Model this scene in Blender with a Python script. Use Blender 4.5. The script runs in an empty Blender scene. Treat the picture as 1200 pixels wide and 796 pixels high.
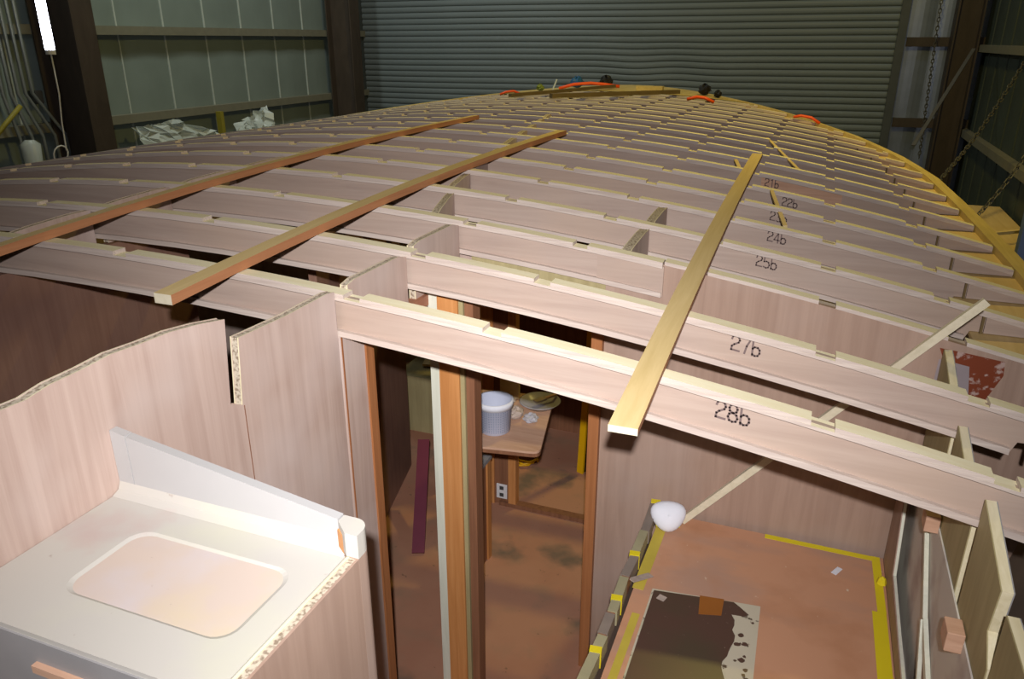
import bpy, math, random
from mathutils import Vector
random.seed(7)
S = bpy.context.scene
col = S.collection
R = math.radians

# ------------------------------------------------------------------ camera
cam_d = bpy.data.cameras.new('camera')
cam_d.sensor_width = 36.0
cam_d.lens = 27.0
cam_d.clip_start = 0.02
cam_d.clip_end = 100
cam = bpy.data.objects.new('camera', cam_d)
CAM = Vector((-0.0919, -2.0746, 0.7425))
cam.location = CAM
cam.rotation_euler = (R(90 - 21.306), 0, R(21.22))
col.objects.link(cam)
S.camera = cam

# ------------------------------------------------------------------ world
W = bpy.data.worlds.new('world'); S.world = W
W.use_nodes = True
W.node_tree.nodes['Background'].inputs[0].default_value = (0.55, 0.6, 0.55, 1)
W.node_tree.nodes['Background'].inputs[1].default_value = 0.02

# ------------------------------------------------------------------ lights and exposure
def light(name, kind, loc, rgb, watts, size=0.1, aim=None, **kw):
    d = bpy.data.lights.new(name, kind)
    d.color = rgb; d.energy = watts
    if kind == 'AREA':
        d.shape = 'DISK'; d.size = size
    else:
        d.shadow_soft_size = size
    for k, v in kw.items(): setattr(d, k, v)
    o = bpy.data.objects.new(name, d); o.location = loc
    if aim is not None:
        o.rotation_euler = (Vector(aim) - Vector(loc)).to_track_quat('-Z', 'Y').to_euler()
    col.objects.link(o)
    return o
fwd = Vector((-math.sin(R(21.22)) * math.cos(R(21.3)), math.cos(R(21.22)) * math.cos(R(21.3)), -math.sin(R(21.3))))
FL = CAM - fwd * 0.22 + Vector((-0.012, 0.0, 0.16))
light('camera_flash', 'AREA', FL, (1.0, 0.97, 0.985), 44, 0.05, aim=FL + fwd, spread=R(92))
YEL = (1.0, 0.78, 0.20)
light('high_bay_lamp_mid', 'AREA', (-0.2, 5.0, 4.8), YEL, 190, 0.4, aim=(-1.0, 8.0, 0))
light('left_wall_fill', 'AREA', (-7.6, 6.0, 5.2), (0.9, 1.0, 0.94), 125, 0.6, aim=(-9.6, 9.0, 0))  # unseen cool fill, added to brighten the left wall
light('door_fill', 'AREA', (-7.0, 9.5, 5.2), (0.92, 0.97, 1.0), 95, 0.6, aim=(-6.0, 13.5, 0.5))  # added fill light so the roll-up door shows, strongest at its left
light('right_wall_fill', 'AREA', (1.4, 11.0, 5.2), (0.75, 0.85, 1.0), 22, 0.5, aim=(1.6, 13.6, 0))  # weak bluish fill added for the wall right of the door
S.view_settings.view_transform = 'Standard'
S.view_settings.look = 'None'
S.view_settings.exposure = 0.0
S.view_settings.gamma = 1.0
S.view_settings.use_curve_mapping = False

# ------------------------------------------------------------------ materials
def lin(c):
    c = c / 255.0
    return c / 12.92 if c <= 0.04045 else ((c + 0.055) / 1.055) ** 2.4
def rgb(r, g, b): return (lin(r), lin(g), lin(b), 1.0)
MATS = {}
def base_mat(name, rough=0.6, spec=0.3, metal=0.0):
    m = bpy.data.materials.new(name); m.use_nodes = True
    b = m.node_tree.nodes['Principled BSDF']
    b.inputs['Roughness'].default_value = rough
    b.inputs['Specular IOR Level'].default_value = spec
    b.inputs['Metallic'].default_value = metal
    MATS[name] = m
    return m, m.node_tree, b
def plain(name, c, rough=0.5, spec=0.4, metal=0.0, noise=0.06, scale=8.0):
    """one colour with a faint procedural mottling"""
    m, t, b = base_mat(name, rough, spec, metal)
    n = t.nodes; l = t.links
    tc = n.new('ShaderNodeTexCoord'); nz = n.new('ShaderNodeTexNoise')
    nz.inputs['Scale'].default_value = scale; nz.inputs['Detail'].default_value = 4
    l.new(tc.outputs['Object'], nz.inputs['Vector'])
    mx = n.new('ShaderNodeMix'); mx.data_type = 'RGBA'; c = rgb(*c)
    mx.inputs['A'].default_value = tuple(max(0, v * (1 - noise * 3)) for v in c[:3]) + (1,)
    mx.inputs['B'].default_value = tuple(min(1, v * (1 + noise * 3)) for v in c[:3]) + (1,)
    l.new(nz.outputs['Fac'], mx.inputs['Factor']); l.new(mx.outputs['Result'], b.inputs['Base Color'])
    return m
def wood(name, c1, c2, axis='x', scale=28.0, stretch=0.05, rough=0.6, blotch=None, bl_amt=0.35, bl_scale=2.2, spec=0.25):
    """grain running along one axis, with broad blotches of a third colour"""
    m, t, b = base_mat(name, rough, spec)
    n = t.nodes; l = t.links
    tc = n.new('ShaderNodeTexCoord'); oi = n.new('ShaderNodeObjectInfo')
    ad = n.new('ShaderNodeVectorMath'); ad.operation = 'MULTIPLY_ADD'
    ad.inputs[1].default_value = (1, 1, 1)
    rv = n.new('ShaderNodeCombineXYZ')
    ml = n.new('ShaderNodeMath'); ml.operation = 'MULTIPLY'; ml.inputs[1].default_value = 37.0
    l.new(oi.outputs['Random'], ml.inputs[0])
    for k in range(3): l.new(ml.outputs[0], rv.inputs[k])
    l.new(tc.outputs['Object'], ad.inputs[0]); l.new(rv.outputs[0], ad.inputs[2])
    mp = n.new('ShaderNodeMapping')
    sc = [scale] * 3; sc['xyz'.index(axis)] = scale * stretch
    mp.inputs['Scale'].default_value = sc
    l.new(ad.outputs[0], mp.inputs['Vector'])
    nz = n.new('ShaderNodeTexNoise'); nz.inputs['Scale'].default_value = 1.0
    nz.inputs['Detail'].default_value = 6; nz.inputs['Roughness'].default_value = 0.65
    nz.inputs['Distortion'].default_value = 0.6
    l.new(mp.outputs[0], nz.inputs['Vector'])
    cr = n.new('ShaderNodeValToRGB')
    cr.color_ramp.elements[0].position = 0.33; cr.color_ramp.elements[0].color = rgb(*c1)
    cr.color_ramp.elements[1].position = 0.68; cr.color_ramp.elements[1].color = rgb(*c2)
    l.new(nz.outputs['Fac'], cr.inputs[0])
    out = cr.outputs['Color']
    if blotch:
        n2 = n.new('ShaderNodeTexNoise'); n2.inputs['Scale'].default_value = bl_scale
        n2.inputs['Detail'].default_value = 3
        l.new(ad.outputs[0], n2.inputs['Vector'])
        mr = n.new('ShaderNodeMapRange'); mr.inputs['From Min'].default_value = 0.45
        mr.inputs['From Max'].default_value = 0.72; mr.inputs['To Max'].default_value = bl_amt
        l.new(n2.outputs['Fac'], mr.inputs['Value'])
        mx = n.new('ShaderNodeMix'); mx.data_type = 'RGBA'
        l.new(mr.outputs[0], mx.inputs['Factor']); l.new(out, mx.inputs['A'])
        mx.inputs['B'].default_value = rgb(*blotch); out = mx.outputs['Result']
    l.new(out, b.inputs['Base Color'])
    bp = n.new('ShaderNodeBump'); bp.inputs['Strength'].default_value = 0.08
    bp.inputs['Distance'].default_value = 0.003
    l.new(nz.outputs['Fac'], bp.inputs['Height']); l.new(bp.outputs[0], b.inputs['Normal'])
    return m
def stained(name, layers, rough=0.65, spec=0.25):
    """base colour with a list of (noise scale, from, to, colour) stains on top"""
    m, t, b = base_mat(name, rough, spec)
    n = t.nodes; l = t.links
    tc = n.new('ShaderNodeTexCoord'); out = None
    for i, ly in enumerate(layers):
        if i == 0:
            c = n.new('ShaderNodeRGB'); c.outputs[0].default_value = rgb(*ly); out = c.outputs[0]; continue
        sc, f0, f1, cc = ly[:4]
        mp = n.new('ShaderNodeMapping'); mp.inputs['Location'].default_value = (i * 3.1, i * 1.7, i * 5.3)
        if len(ly) > 4: mp.inputs['Scale'].default_value = ly[4]
        l.new(tc.outputs['Object'], mp.inputs['Vector'])
        nz = n.new('ShaderNodeTexNoise'); nz.inputs['Scale'].default_value = sc; nz.inputs['Detail'].default_value = 5
        l.new(mp.outputs[0], nz.inputs['Vector'])
        mr = n.new('ShaderNodeMapRange'); mr.inputs['From Min'].default_value = f0; mr.inputs['From Max'].default_value = f1
        l.new(nz.outputs['Fac'], mr.inputs['Value'])
        mx = n.new('ShaderNodeMix'); mx.data_type = 'RGBA'
        l.new(mr.outputs[0], mx.inputs['Factor']); l.new(out, mx.inputs['A']); mx.inputs['B'].default_value = rgb(*cc)
        out = mx.outputs['Result']
    l.new(out, b.inputs['Base Color'])
    return m
M = MATS
wood('web_ply', (168, 148, 136), (184, 165, 152), 'x', 26, 0.05, blotch=(186, 162, 142), bl_amt=0.5, bl_scale=1.6)
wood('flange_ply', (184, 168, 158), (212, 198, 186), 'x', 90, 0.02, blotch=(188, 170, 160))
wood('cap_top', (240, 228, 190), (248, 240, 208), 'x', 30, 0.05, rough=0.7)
wood('panel_ply', (174, 150, 138), (194, 172, 160), 'z', 22, 0.04, blotch=(202, 186, 178), bl_amt=0.8, bl_scale=2.2)
wood('brown_ply', (156, 130, 114), (172, 146, 129), 'z', 22, 0.05, blotch=(172, 152, 141), bl_amt=0.6, bl_scale=2.5)
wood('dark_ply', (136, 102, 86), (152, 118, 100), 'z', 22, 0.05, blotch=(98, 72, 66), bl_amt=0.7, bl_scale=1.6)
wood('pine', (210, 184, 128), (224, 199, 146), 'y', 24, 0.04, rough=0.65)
wood('pine_shaded_side', (168, 112, 76), (188, 132, 92), 'y', 24, 0.04)  # batten sides: shade painted into the pine as a redder, darker tone
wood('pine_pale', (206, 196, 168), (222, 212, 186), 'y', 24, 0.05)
wood('sheer_pine', (196, 172, 104), (216, 192, 126), 'y', 30, 0.03, blotch=(150, 130, 66))
wood('shelf_ply', (206, 176, 118), (222, 194, 138), 'y', 16, 0.08, blotch=(190, 160, 100))
wood('teak', (186, 124, 70), (208, 148, 92), 'z', 34, 0.04, rough=0.45)
wood('teak_mid', (150, 96, 58), (174, 116, 74), 'z', 34, 0.04, rough=0.45)
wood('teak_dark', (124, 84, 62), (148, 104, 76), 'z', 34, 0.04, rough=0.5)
wood('teak_head', (160, 108, 84), (180, 128, 100), 'y', 34, 0.04)
wood('pale_lipping', (204, 206, 188), (222, 222, 206), 'z', 34, 0.05)
wood('olive_ply', (156, 144, 104), (178, 166, 124), 'z', 20, 0.06, blotch=(140, 128, 92), bl_amt=0.5)
wood('edge_ply', (214, 202, 164), (232, 222, 190), 'y', 40, 0.05)
wood('block_wood', (188, 148, 122), (206, 168, 142), 'x', 40, 0.1)
wood('shed_steel', (62, 53, 44), (74, 63, 53), 'z', 6, 0.3, rough=0.55)
stained('core', [(196, 184, 164), (110, 0.46, 0.62, (138, 122, 104))], 0.9)
stained('sole', [(186, 138, 112), (1.6, 0.45, 0.7, (172, 122, 98)), (5, 0.52, 0.8, (166, 132, 108)), (2.2, 0.57, 0.68, (124, 106, 92)), (26, 0.68, 0.74, (140, 108, 86))], 0.6)
stained('bunk_ply', [(200, 150, 118), (2.6, 0.5, 0.65, (182, 144, 122), (0.6, 1.6, 1)), (5, 0.5, 0.8, (184, 132, 98)), (30, 0.70, 0.75, (216, 196, 172))], 0.55)
stained('primer', [(190, 186, 178), (3.2, 0.5, 0.7, (194, 192, 175)), (4.5, 0.58, 0.75, (188, 170, 163)), (26, 0.70, 0.76, (160, 146, 136))], 0.55)
stained('primer_recess', [(200, 184, 172), (5, 0.45, 0.7, (198, 189, 190)), (4, 0.55, 0.7, (204, 188, 162)), (40, 0.72, 0.77, (150, 122, 112))], 0.55)
plain('primer_white', (178, 177, 176), 0.5, noise=0.015)
plain('grey_primer', (148, 146, 146), 0.6, noise=0.05)
stained('resin', [(84, 62, 52), (3, 0.45, 0.7, (74, 66, 50)), (90, 0.72, 0.76, (170, 160, 144))], 0.32, 0.5)
stained('resin_sheet', [(196, 188, 166), (6, 0.5, 0.7, (176, 176, 140)), (22, 0.62, 0.66, (88, 72, 58))], 0.5)
plain('resin_square', (150, 92, 36), 0.5)
stained('epoxy_brown', [(122, 58, 34), (30, 0.58, 0.66, (176, 150, 140))], 0.4, 0.5)
plain('epoxy_film', (150, 138, 140), 0.3, 0.5)
plain('yellow_tape', (226, 208, 34), 0.5, noise=0.03)
plain('tape_old', (196, 176, 70), 0.6, noise=0.08)
plain('masking', (158, 152, 120), 0.7, noise=0.08)
plain('masking_grey', (132, 120, 110), 0.7, noise=0.08)
plain('yellow_level', (228, 178, 12), 0.4, noise=0.02)
plain('black', (24, 22, 22), 0.5)
plain('ink', (116, 100, 97), 0.9, 0.1)
plain('mask_white', (226, 228, 236), 0.8, noise=0.03)
plain('purple_paint', (108, 44, 62), 0.5)
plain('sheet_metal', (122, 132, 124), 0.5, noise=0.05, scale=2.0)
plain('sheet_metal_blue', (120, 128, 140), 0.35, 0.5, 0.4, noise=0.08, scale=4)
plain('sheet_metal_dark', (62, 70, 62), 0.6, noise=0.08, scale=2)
plain('seam', (176, 182, 172), 0.5)
plain('girt', (120, 116, 98), 0.55, noise=0.06)
plain('door_steel', (112, 120, 120), 0.5, 0.3, noise=0.03, scale=1.0)
plain('door_frame', (70, 74, 72), 0.5)
plain('concrete', (120, 112, 100), 0.85, noise=0.1)
plain('ceiling_panel', (120, 124, 116), 0.8)
plain('conduit', (132, 136, 132), 0.4, 0.5, 0.3)
plain('chain_steel', (112, 108, 98), 0.4, 0.5, 0.6)
plain('pvc', (206, 212, 206), 0.4)
plain('orange', (255, 92, 22), 0.4, noise=0.02)
plain('green_clamp', (128, 140, 50), 0.5)
plain('blue_plastic', (40, 96, 150), 0.4)
plain('blue_post', (120, 136, 164), 0.4)
plain('strap_yellow', (140, 128, 40), 0.6)
plain('brush_rag', (178, 162, 150), 0.8, noise=0.1, scale=40)
plain('outlet_white', (222, 222, 224), 0.4)
plain('timber_dark', (110, 92, 58), 0.7)
plain('plug_grey', (70, 70, 70), 0.5)
stained('hull_inside', [(150, 130, 112), (2, 0.45, 0.7, (120, 106, 96))], 0.7)
stained('hull_grey', [(212, 208, 198), (4, 0.5, 0.75, (160, 140, 134))], 0.6)
def translucent(name, c, tr, rough=0.35):
    m, t, b = base_mat(name, rough, 0.5)
    b.inputs['Base Color'].default_value = rgb(*c)
    b.inputs['Alpha'].default_value = tr
    return m
translucent('film', (206, 212, 204), 0.62)
translucent('tub', (206, 212, 232), 0.85, 0.3)
translucent('clear_tray', (206, 206, 216), 0.6, 0.2)
def emit(name, c, s):
    m, t, b = base_mat(name)
    b.inputs['Base Color'].default_value = rgb(*c)
    b.inputs['Emission Color'].default_value = rgb(*c); b.inputs['Emission Strength'].default_value = s
emit('tube_glow', (236, 240, 255), 14.0)

# ------------------------------------------------------------------ mesh helpers
class MB:
    def __init__(s): s.v = []; s.f = []; s.m = []
    def add(s, vs, fs, mi=0):
        o = len(s.v); s.v += [tuple(v) for v in vs]
        for f in fs: s.f.append([i + o for i in f]); s.m.append(mi)
        return s
    def box(s, x0, x1, y0, y1, z0, z1, mi=0):
        return s.add([(x0, y0, z0), (x1, y0, z0), (x1, y1, z0), (x0, y1, z0), (x0, y0, z1), (x1, y0, z1), (x1, y1, z1), (x0, y1, z1)],
                     [(0, 3, 2, 1), (4, 5, 6, 7), (0, 1, 5, 4), (1, 2, 6, 5), (2, 3, 7, 6), (3, 0, 4, 7)], mi)
    def bar(s, a, b, w, h, up=(0, 0, 1), mi=0):
        """a box from a to b, w across and h along `up`, centred on the line"""
        a = Vector(a); b = Vector(b); d = (b - a).normalized()
        sd = d.cross(Vector(up)).normalized(); u = sd.cross(d).normalized()
        vs = []
        for p in (a, b):
            for i, j in ((-1, -1), (1, -1), (1, 1), (-1, 1)): vs.append(p + sd * (w / 2 * i) + u * (h / 2 * j))
        return s.add(vs, [(3, 2, 1, 0), (4, 5, 6, 7), (0, 1, 5, 4), (1, 2, 6, 5), (2, 3, 7, 6), (3, 0, 4, 7)], mi)
    def prism(s, pts, ext, mi=0, side=None):
        """closed polygon pushed along ext"""
        n = len(pts); e = Vector(ext); P = [Vector(p) for p in pts]
        s.add(P + [p + e for p in P], [list(range(n))[::-1], list(range(n, 2 * n))], mi)
        o = len(s.v) - 2 * n
        for i in range(n):
            j = (i + 1) % n
            s.f.append([o + i, o + j, o + n + j, o + n + i]); s.m.append(mi if side is None else side)
        return s
    def loft(s, rings, closed=True, caps=True, mi=0):
        o = len(s.v); n = len(rings[0])
        for r in rings: s.v += [tuple(p) for p in r]
        for k in range(len(rings) - 1):
            for i in range(n if closed else n - 1):
                j = (i + 1) % n
                s.f.append([o + k * n + i, o + k * n + j, o + (k + 1) * n + j, o + (k + 1) * n + i]); s.m.append(mi)
        if caps and closed:
            s.f.append([o + i for i in range(n)][::-1]); s.m.append(mi)
            s.f.append([o + (len(rings) - 1) * n + i for i in range(n)]); s.m.append(mi)
        return s
    def tube(s, pts, r, n=8, mi=0, closed=False):
        P = [Vector(p) for p in pts]; rings = []
        prev = None
        for i, p in enumerate(P):
            a = P[i - 1] if i else (P[-1] if closed else p); b = P[(i + 1) % len(P)] if (i < len(P) - 1 or closed) else p
            d = (b - a).normalized()
            if prev is None: prev = Vector((0, 0, 1)) if abs(d.z) < 0.9 else Vector((1, 0, 0))
            sd = d.cross(prev).normalized(); u = sd.cross(d).normalized(); prev = u
            rr = r[i] if isinstance(r, (list, tuple)) else r
            rings.append([p + sd * (rr * math.cos(2 * math.pi * k / n)) + u * (rr * math.sin(2 * math.pi * k / n)) for k in range(n)])
        if closed: rings.append(rings[0])
        return s.loft(rings, True, not closed, mi)
    def lathe(s, c, prof, n=24, mi=0):
        c = Vector(c)
        return s.loft([[c + Vector((r * math.cos(2 * math.pi * k / n), r * math.sin(2 * math.pi * k / n), z)) for k in range(n)] for r, z in prof], True, False, mi)

def make(name, mb, mat, parent=None, kind=None, bevel=0.0, smooth=False, solid=0.0):
    """link a mesh; a child is stored relative to its thing's base, a top-level mesh gets its own base"""
    root = parent
    while root is not None and root.parent is not None: root = root.parent
    if root is not None: org = Vector(root.location)
    else:
        xs = [v[0] for v in mb.v]; ys = [v[1] for v in mb.v]; zs = [v[2] for v in mb.v]
        org = Vector(((min(xs) + max(xs)) / 2, (min(ys) + max(ys)) / 2, min(zs)))
    me = bpy.data.meshes.new(name)
    me.from_pydata([tuple(Vector(v) - org) for v in mb.v], [], mb.f)
    for m in (mat if isinstance(mat, (list, tuple)) else [mat]): me.materials.append(M[m])
    me.polygons.foreach_set('material_index', mb.m)
    if smooth: me.polygons.foreach_set('use_smooth', [True] * len(me.polygons))
    me.update()
    o = bpy.data.objects.new(name, me); col.objects.link(o)
    if parent is not None: o.parent = parent
    else: o.location = org
    if kind: o['kind'] = kind
    if bevel:
        b = o.modifiers.new('bevel', 'BEVEL'); b.width = bevel; b.segments = 2; b.limit_method = 'ANGLE'
    if solid:
        sm = o.modifiers.new('solid', 'SOLIDIFY'); sm.thickness = solid; sm.offset = 0
    return o
def tag(o, label, cat, group=None):
    o['label'] = label; o['category'] = cat
    if group: o['group'] = group
    return o
def thing(name, loc, label=None, cat=None, group=None, kind=None):
    o = bpy.data.objects.new(name, None); o.empty_display_size = 0.1; o.location = loc; col.objects.link(o)
    if label: tag(o, label, cat, group)
    if kind: o['kind'] = kind
    return o

# ------------------------------------------------------------------ the deck surface
XC = -2.995
def lerp_table(t, x):
    if x <= t[0][0]: return t[0][1]
    for (a, u), (b, v) in zip(t, t[1:]):
        if x <= b: return u + (v - u) * (x - a) / (b - a)
    return t[-1][1]
def zc(y):
    p = lambda y: 0.07024 * y - 0.01723 * y * y + 0.001264 * y ** 3
    return p(y) if y < 5.0 else p(5.0) - 0.004 * (y - 5.0)
def camber(y):
    y = min(y, 5.5)
    return 0.02823 + 0.001047 * y - 0.000162 * y * y
def dk(x, y): return zc(y) - camber(y) * (x - XC) ** 2
HB = [(-3, 3.95), (0, 3.965), (2.5, 3.955), (3.5, 3.92), (4.5, 3.875), (5.5, 3.80), (6.5, 3.58), (7.4, 3.22), (8.0, 2.84), (8.6, 2.42), (9.2, 1.92), (9.8, 1.38), (10.4, 0.8), (10.8, 0.3), (10.95, 0.02)]
def hb(y): return lerp_table(HB, y)

# ================================================================== SHED
SF = -3.6; SC = 5.8
XL, XR, YB, YR = -10.0, 2.35, 14.0, -6.0
make('floor', MB().box(XL, XR, YR, YB, SF - 0.1, SF), 'concrete', kind='structure')
make('ceiling', MB().box(XL, XR, YR, YB, SC, SC + 0.1), 'ceiling_panel', kind='structure')
def siding(parent, axis, fixed, a0, a1, step, mat, sgn, start=None):
    """steel sheets with a rib along each joint, each sheet and rib a piece of the wall"""
    a = a0
    while a < a1 - 0.05:
        b = min(a + step, a1)
        mb = MB(); n = 6
        zs = (SF, SC)
        pts = []
        for k in range(n + 1):
            u = a + (b - a) * k / n; off = 0.012 + 0.02 * math.sin(math.pi * k / n)
            pts.append((u, off))
        poly = [(u, o) for u, o in pts] + [(b, 0.0), (a, 0.0)]
        P = [(fixed + sgn * o, u, zs[0]) if axis == 'x' else (u, fixed + sgn * o, zs[0]) for u, o in poly]
        mb.prism(P, (0, 0, zs[1] - zs[0]))
        make('siding_sheet', mb, mat, parent)
        mb = MB()
        w = 0.012
        P = [(fixed + sgn * o, u, zs[0]) if axis == 'x' else (u, fixed + sgn * o, zs[0]) for u, o in ((b - w, 0), (b + w, 0), (b + w, 0.03), (b - w, 0.03))]
        mb.prism(P, (0, 0, zs[1] - zs[0]))
        make('seam_strip', mb, 'seam' if mat == 'sheet_metal' else mat, parent)
        a = b
def girt(parent, axis, fixed, a0, a1, z, sgn, mat='girt', d=0.16, h=0.11):
    prof = [(0, h - 0.014), (d - 0.012, h - 0.014), (d - 0.012, 0.0), (d, -0.012), (d, h), (0, h)]
    if axis == 'x': P = [(fixed + sgn * (0.03 + u), a0, z - h / 2 + v) for u, v in prof]; e = (0, a1 - a0, 0)
    else: P = [(a0, fixed + sgn * (0.03 + u), z - h / 2 + v) for u, v in prof]; e = (a1 - a0, 0, 0)
    return make('girt', MB().prism(P, e), mat, parent)
wl = make('wall_left', MB().box(XL - 0.1, XL, YR, YB, SF, SC), 'sheet_metal', kind='structure')
siding(wl, 'x', XL, 3.55, YB, 0.92, 'sheet_metal', 1)
for z in (0.88, -0.36, -1.7): girt(wl, 'x', XL, 3.5, YB, z, 1)
wb = make('wall_back', MB().box(XL, -9.93, YB, YB + 0.1, SF, SC).box(1.02, XR, YB, YB + 0.1, SF, SC).box(-9.93, 1.02, YB, YB + 0.1, 4.6, SC), 'sheet_metal_blue', kind='structure')
siding(wb, 'y', YB, 1.12, XR, 0.42, 'sheet_metal_blue', -1)
for z in (0.72, -0.64, -2.0): girt(wb, 'y', YB, 1.12, XR, z, -1, 'shed_steel', 0.14, 0.14)
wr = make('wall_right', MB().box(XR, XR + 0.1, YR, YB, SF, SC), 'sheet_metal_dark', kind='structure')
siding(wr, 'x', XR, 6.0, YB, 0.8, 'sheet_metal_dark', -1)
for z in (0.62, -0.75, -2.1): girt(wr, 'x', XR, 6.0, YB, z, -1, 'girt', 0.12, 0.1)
make('wall_rear', MB().box(XL, XR, YR - 0.1, YR, SF, SC), 'sheet_metal_dark', kind='structure')
# roll-up door: curtain of interlocking curved slats, dented low in the middle
door = make('door_1', MB().box(-10.02, -9.86, YB - 0.2, YB - 0.02, SF, 4.7).box(0.96, 1.1, YB - 0.2, YB - 0.02, SF, 4.7).box(-9.93, 1.0, YB - 0.32, YB - 0.02, 4.4, 4.75), 'door_frame', kind='structure')
mb = MB(); pitch = 0.118; nx = 90
prof = [(0.0, 0.0), (0.014, 0.008), (0.026, 0.03), (0.030, 0.059), (0.026, 0.088), (0.014, 0.108), (-0.006, 0.112)]
zs = []
z = -2.6
while z < 2.6:
    for y, dz in prof: zs.append((y, z + dz))
    z += pitch
rows = []
for y, z in zs:
    r = []
    for i in range(nx + 1):
        x = -9.9 + 10.88 * i / nx
        g = math.exp(-((x + 3.3) / 1.3) ** 2 - ((z - 0.1) / 0.55) ** 2)
        r.append((x, YB - 0.06 - y - 0.03 * g * math.sin(x * 3.1 + z * 4), z + g * 0.022 * math.sin((x + 3.3) * 3.3) + 0.006 * math.sin(x * 0.9 + z)))
    rows.append(r)
mb.loft(rows, False, False)
make('door_curtain', mb, 'door_steel', door, smooth=False)
# steel frame columns
def column(x0, x1, y, w, label):
    t = thing('steel_column', ((x0 + x1) / 2, y, SF), label, 'column')
    make('web_plate', MB().box(x0 + 0.02, x1 - 0.02, y - 0.012, y + 0.012, SF, SC), 'shed_steel', t)
    make('flange_plate', MB().box(x0, x0 + 0.025, y - w / 2, y + w / 2, SF, SC), 'shed_steel', t)
    make('flange_plate', MB().box(x1 - 0.025, x1, y - w / 2, y + w / 2, SF, SC), 'shed_steel', t)
    make('base_plate', MB().box(x0 - 0.05, x1 + 0.05, y - w / 2 - 0.05, y + w / 2 + 0.05, SF, SF + 0.03), 'shed_steel', t)
column(-9.79, -9.05, 5.85, 0.34, 'dark brown steel column behind the glowing fluorescent tube')
column(-9.78, -9.2, 12.55, 0.34, 'dark brown steel column left of the roll-up door')
column(1.78, 2.18, 13.6, 0.42, 'dark brown steel column right of the roll-up door behind the chains')

# things on the left wall
for i, (y, kink) in enumerate(((5.02, 0.10), (5.13, 0.16), (5.23, 0.22), (5.33, 0.30), (5.43, 0.36))):
    mb = MB().tube([(XL + 0.30, y, 3.5), (XL + 0.30, y, 0.1), (XL + 0.30, y + kink, -0.45), (XL + 0.30, y + kink + 0.02, -2.0)], 0.022, 8)
    o = make('conduit_pipe', mb, 'conduit', smooth=True)
    tag(o, 'thin grey bent conduit on the left wall, %s from the brown column' % ('fifth', 'fourth', 'third', 'second', 'first')[i], 'pipe', 'conduits left of the column')
o = make('junction_box', MB().box(XL + 0.06, XL + 0.2, 5.55, 5.66, -0.05, 0.12), 'plug_grey', bevel=0.01)
tag(o, 'small dark junction box on the left wall between the conduits and the brown column', 'box')
tag(make('yellow_strap', MB().tube([(XL + 0.6, 5.0, -0.02), (XL + 0.55, 4.75, -0.25), (XL + 0.5, 4.2, -0.75)], 0.03, 8), 'strap_yellow', smooth=True),
    'yellow strap slanting down the left wall at the edge of the frame', 'strap')
mb = MB()
for k in range(7):
    pass
mb.lathe((XL + 0.55, 5.05, -1.3), [(0.11, 0), (0.12, 0.25), (0.10, 0.5), (0.12, 0.8), (0.05, 0.86)], 12)
tag(make('plastic_bundle', mb, 'film', smooth=True), 'upright bundle of shiny clear plastic in front of the conduits', 'plastic bundle')

# plastic sheets hung along the left wall under the girt
def drape(corners, label, nu=16, nv=9, amp=0.06, seed=1):
    rnd = random.Random(seed); A, B, C_, D = [Vector(c) for c in corners]
    rows = []
    for j in range(nv + 1):
        v = j / nv; r = []
        for i in range(nu + 1):
            u = i / nu
            p = (A * (1 - u) + B * u) * (1 - v) + (D * (1 - u) + C_ * u) * v
            p.x += amp * math.sin(u * 23 + v * 5 + seed) + amp * rnd.uniform(-1, 1)
            p.y += 0.05 * rnd.uniform(-1, 1); p.z += 0.025 * rnd.uniform(-1, 1)
            r.append(p)
        rows.append(r)
    o = make('plastic_sheet', MB().loft(rows, False, False), 'film', smooth=False, solid=0.004)
    return tag(o, label, 'plastic sheet')
drape(((-9.55, 6.75, -0.47), (-9.55, 7.75, -0.42), (-9.4, 8.6, -0.78), (-9.3, 7.1, -1.2)), 'pale clear plastic sheet draped behind the left deck edge beside the brown column', seed=1)
drape(((-9.55, 9.1, -0.62), (-9.55, 9.9, -0.35), (-9.3, 9.9, -1.05), (-9.3, 8.6, -1.05)), 'smaller crumpled plastic sheet hung farther along the left wall under the girt', seed=4)
tag(make('yellow_bracket', MB().box(-9.8, -9.7, 8.86, 8.94, -1.0, -0.4).box(-9.8, -9.6, 8.86, 8.94, -1.05, -1.0), 'strap_yellow'), 'small upright yellow bracket on the left wall between the two plastic sheets', 'bracket')

# hanging fluorescent work light
lt = thing('tube_light', (-7.8, 4.26, 0.60), 'glowing white fluorescent tube hanging upright at the upper left', 'lamp')
make('glow_tube', MB().tube([(-7.8, 4.26, 0.64), (-7.8, 4.26, 1.95)], 0.048, 12), 'tube_glow', lt, smooth=True)
make('end_cap', MB().tube([(-7.8, 4.26, 0.60), (-7.8, 4.26, 0.645)], 0.05, 12), 'outlet_white', lt)
make('end_cap', MB().tube([(-7.8, 4.26, 1.95), (-7.8, 4.26, 2.0)], 0.05, 12), 'outlet_white', lt)
make('hanger_wire', MB().tube([(-7.8, 4.26, 2.0), (-7.8, 4.26, SC)], 0.004, 6), 'plug_grey', lt)
pts = [(-7.8, 4.26, 0.6), (-7.79, 4.25, 0.2), (-7.8, 4.22, -0.1), (-7.79, 4.2, -0.38)]
pts += [(-7.8 + 0.02 * math.sin(a), 4.13 + 0.09 * math.cos(a), -0.42 + 0.09 * math.sin(a)) for a in [i * 0.5 for i in range(0, 14)]]
make('power_cord', MB().tube(pts, 0.008, 6), 'outlet_white', lt, smooth=True)
pl = thing('plug_block', (-7.62, 4.12, -0.54), 'small dark plug block with a white side lying under the coiled cord', 'plug')
make('block_body', MB().box(-7.72, -7.52, 4.02, 4.2, -0.54, -0.47), 'plug_grey', pl, bevel=0.008)
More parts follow.
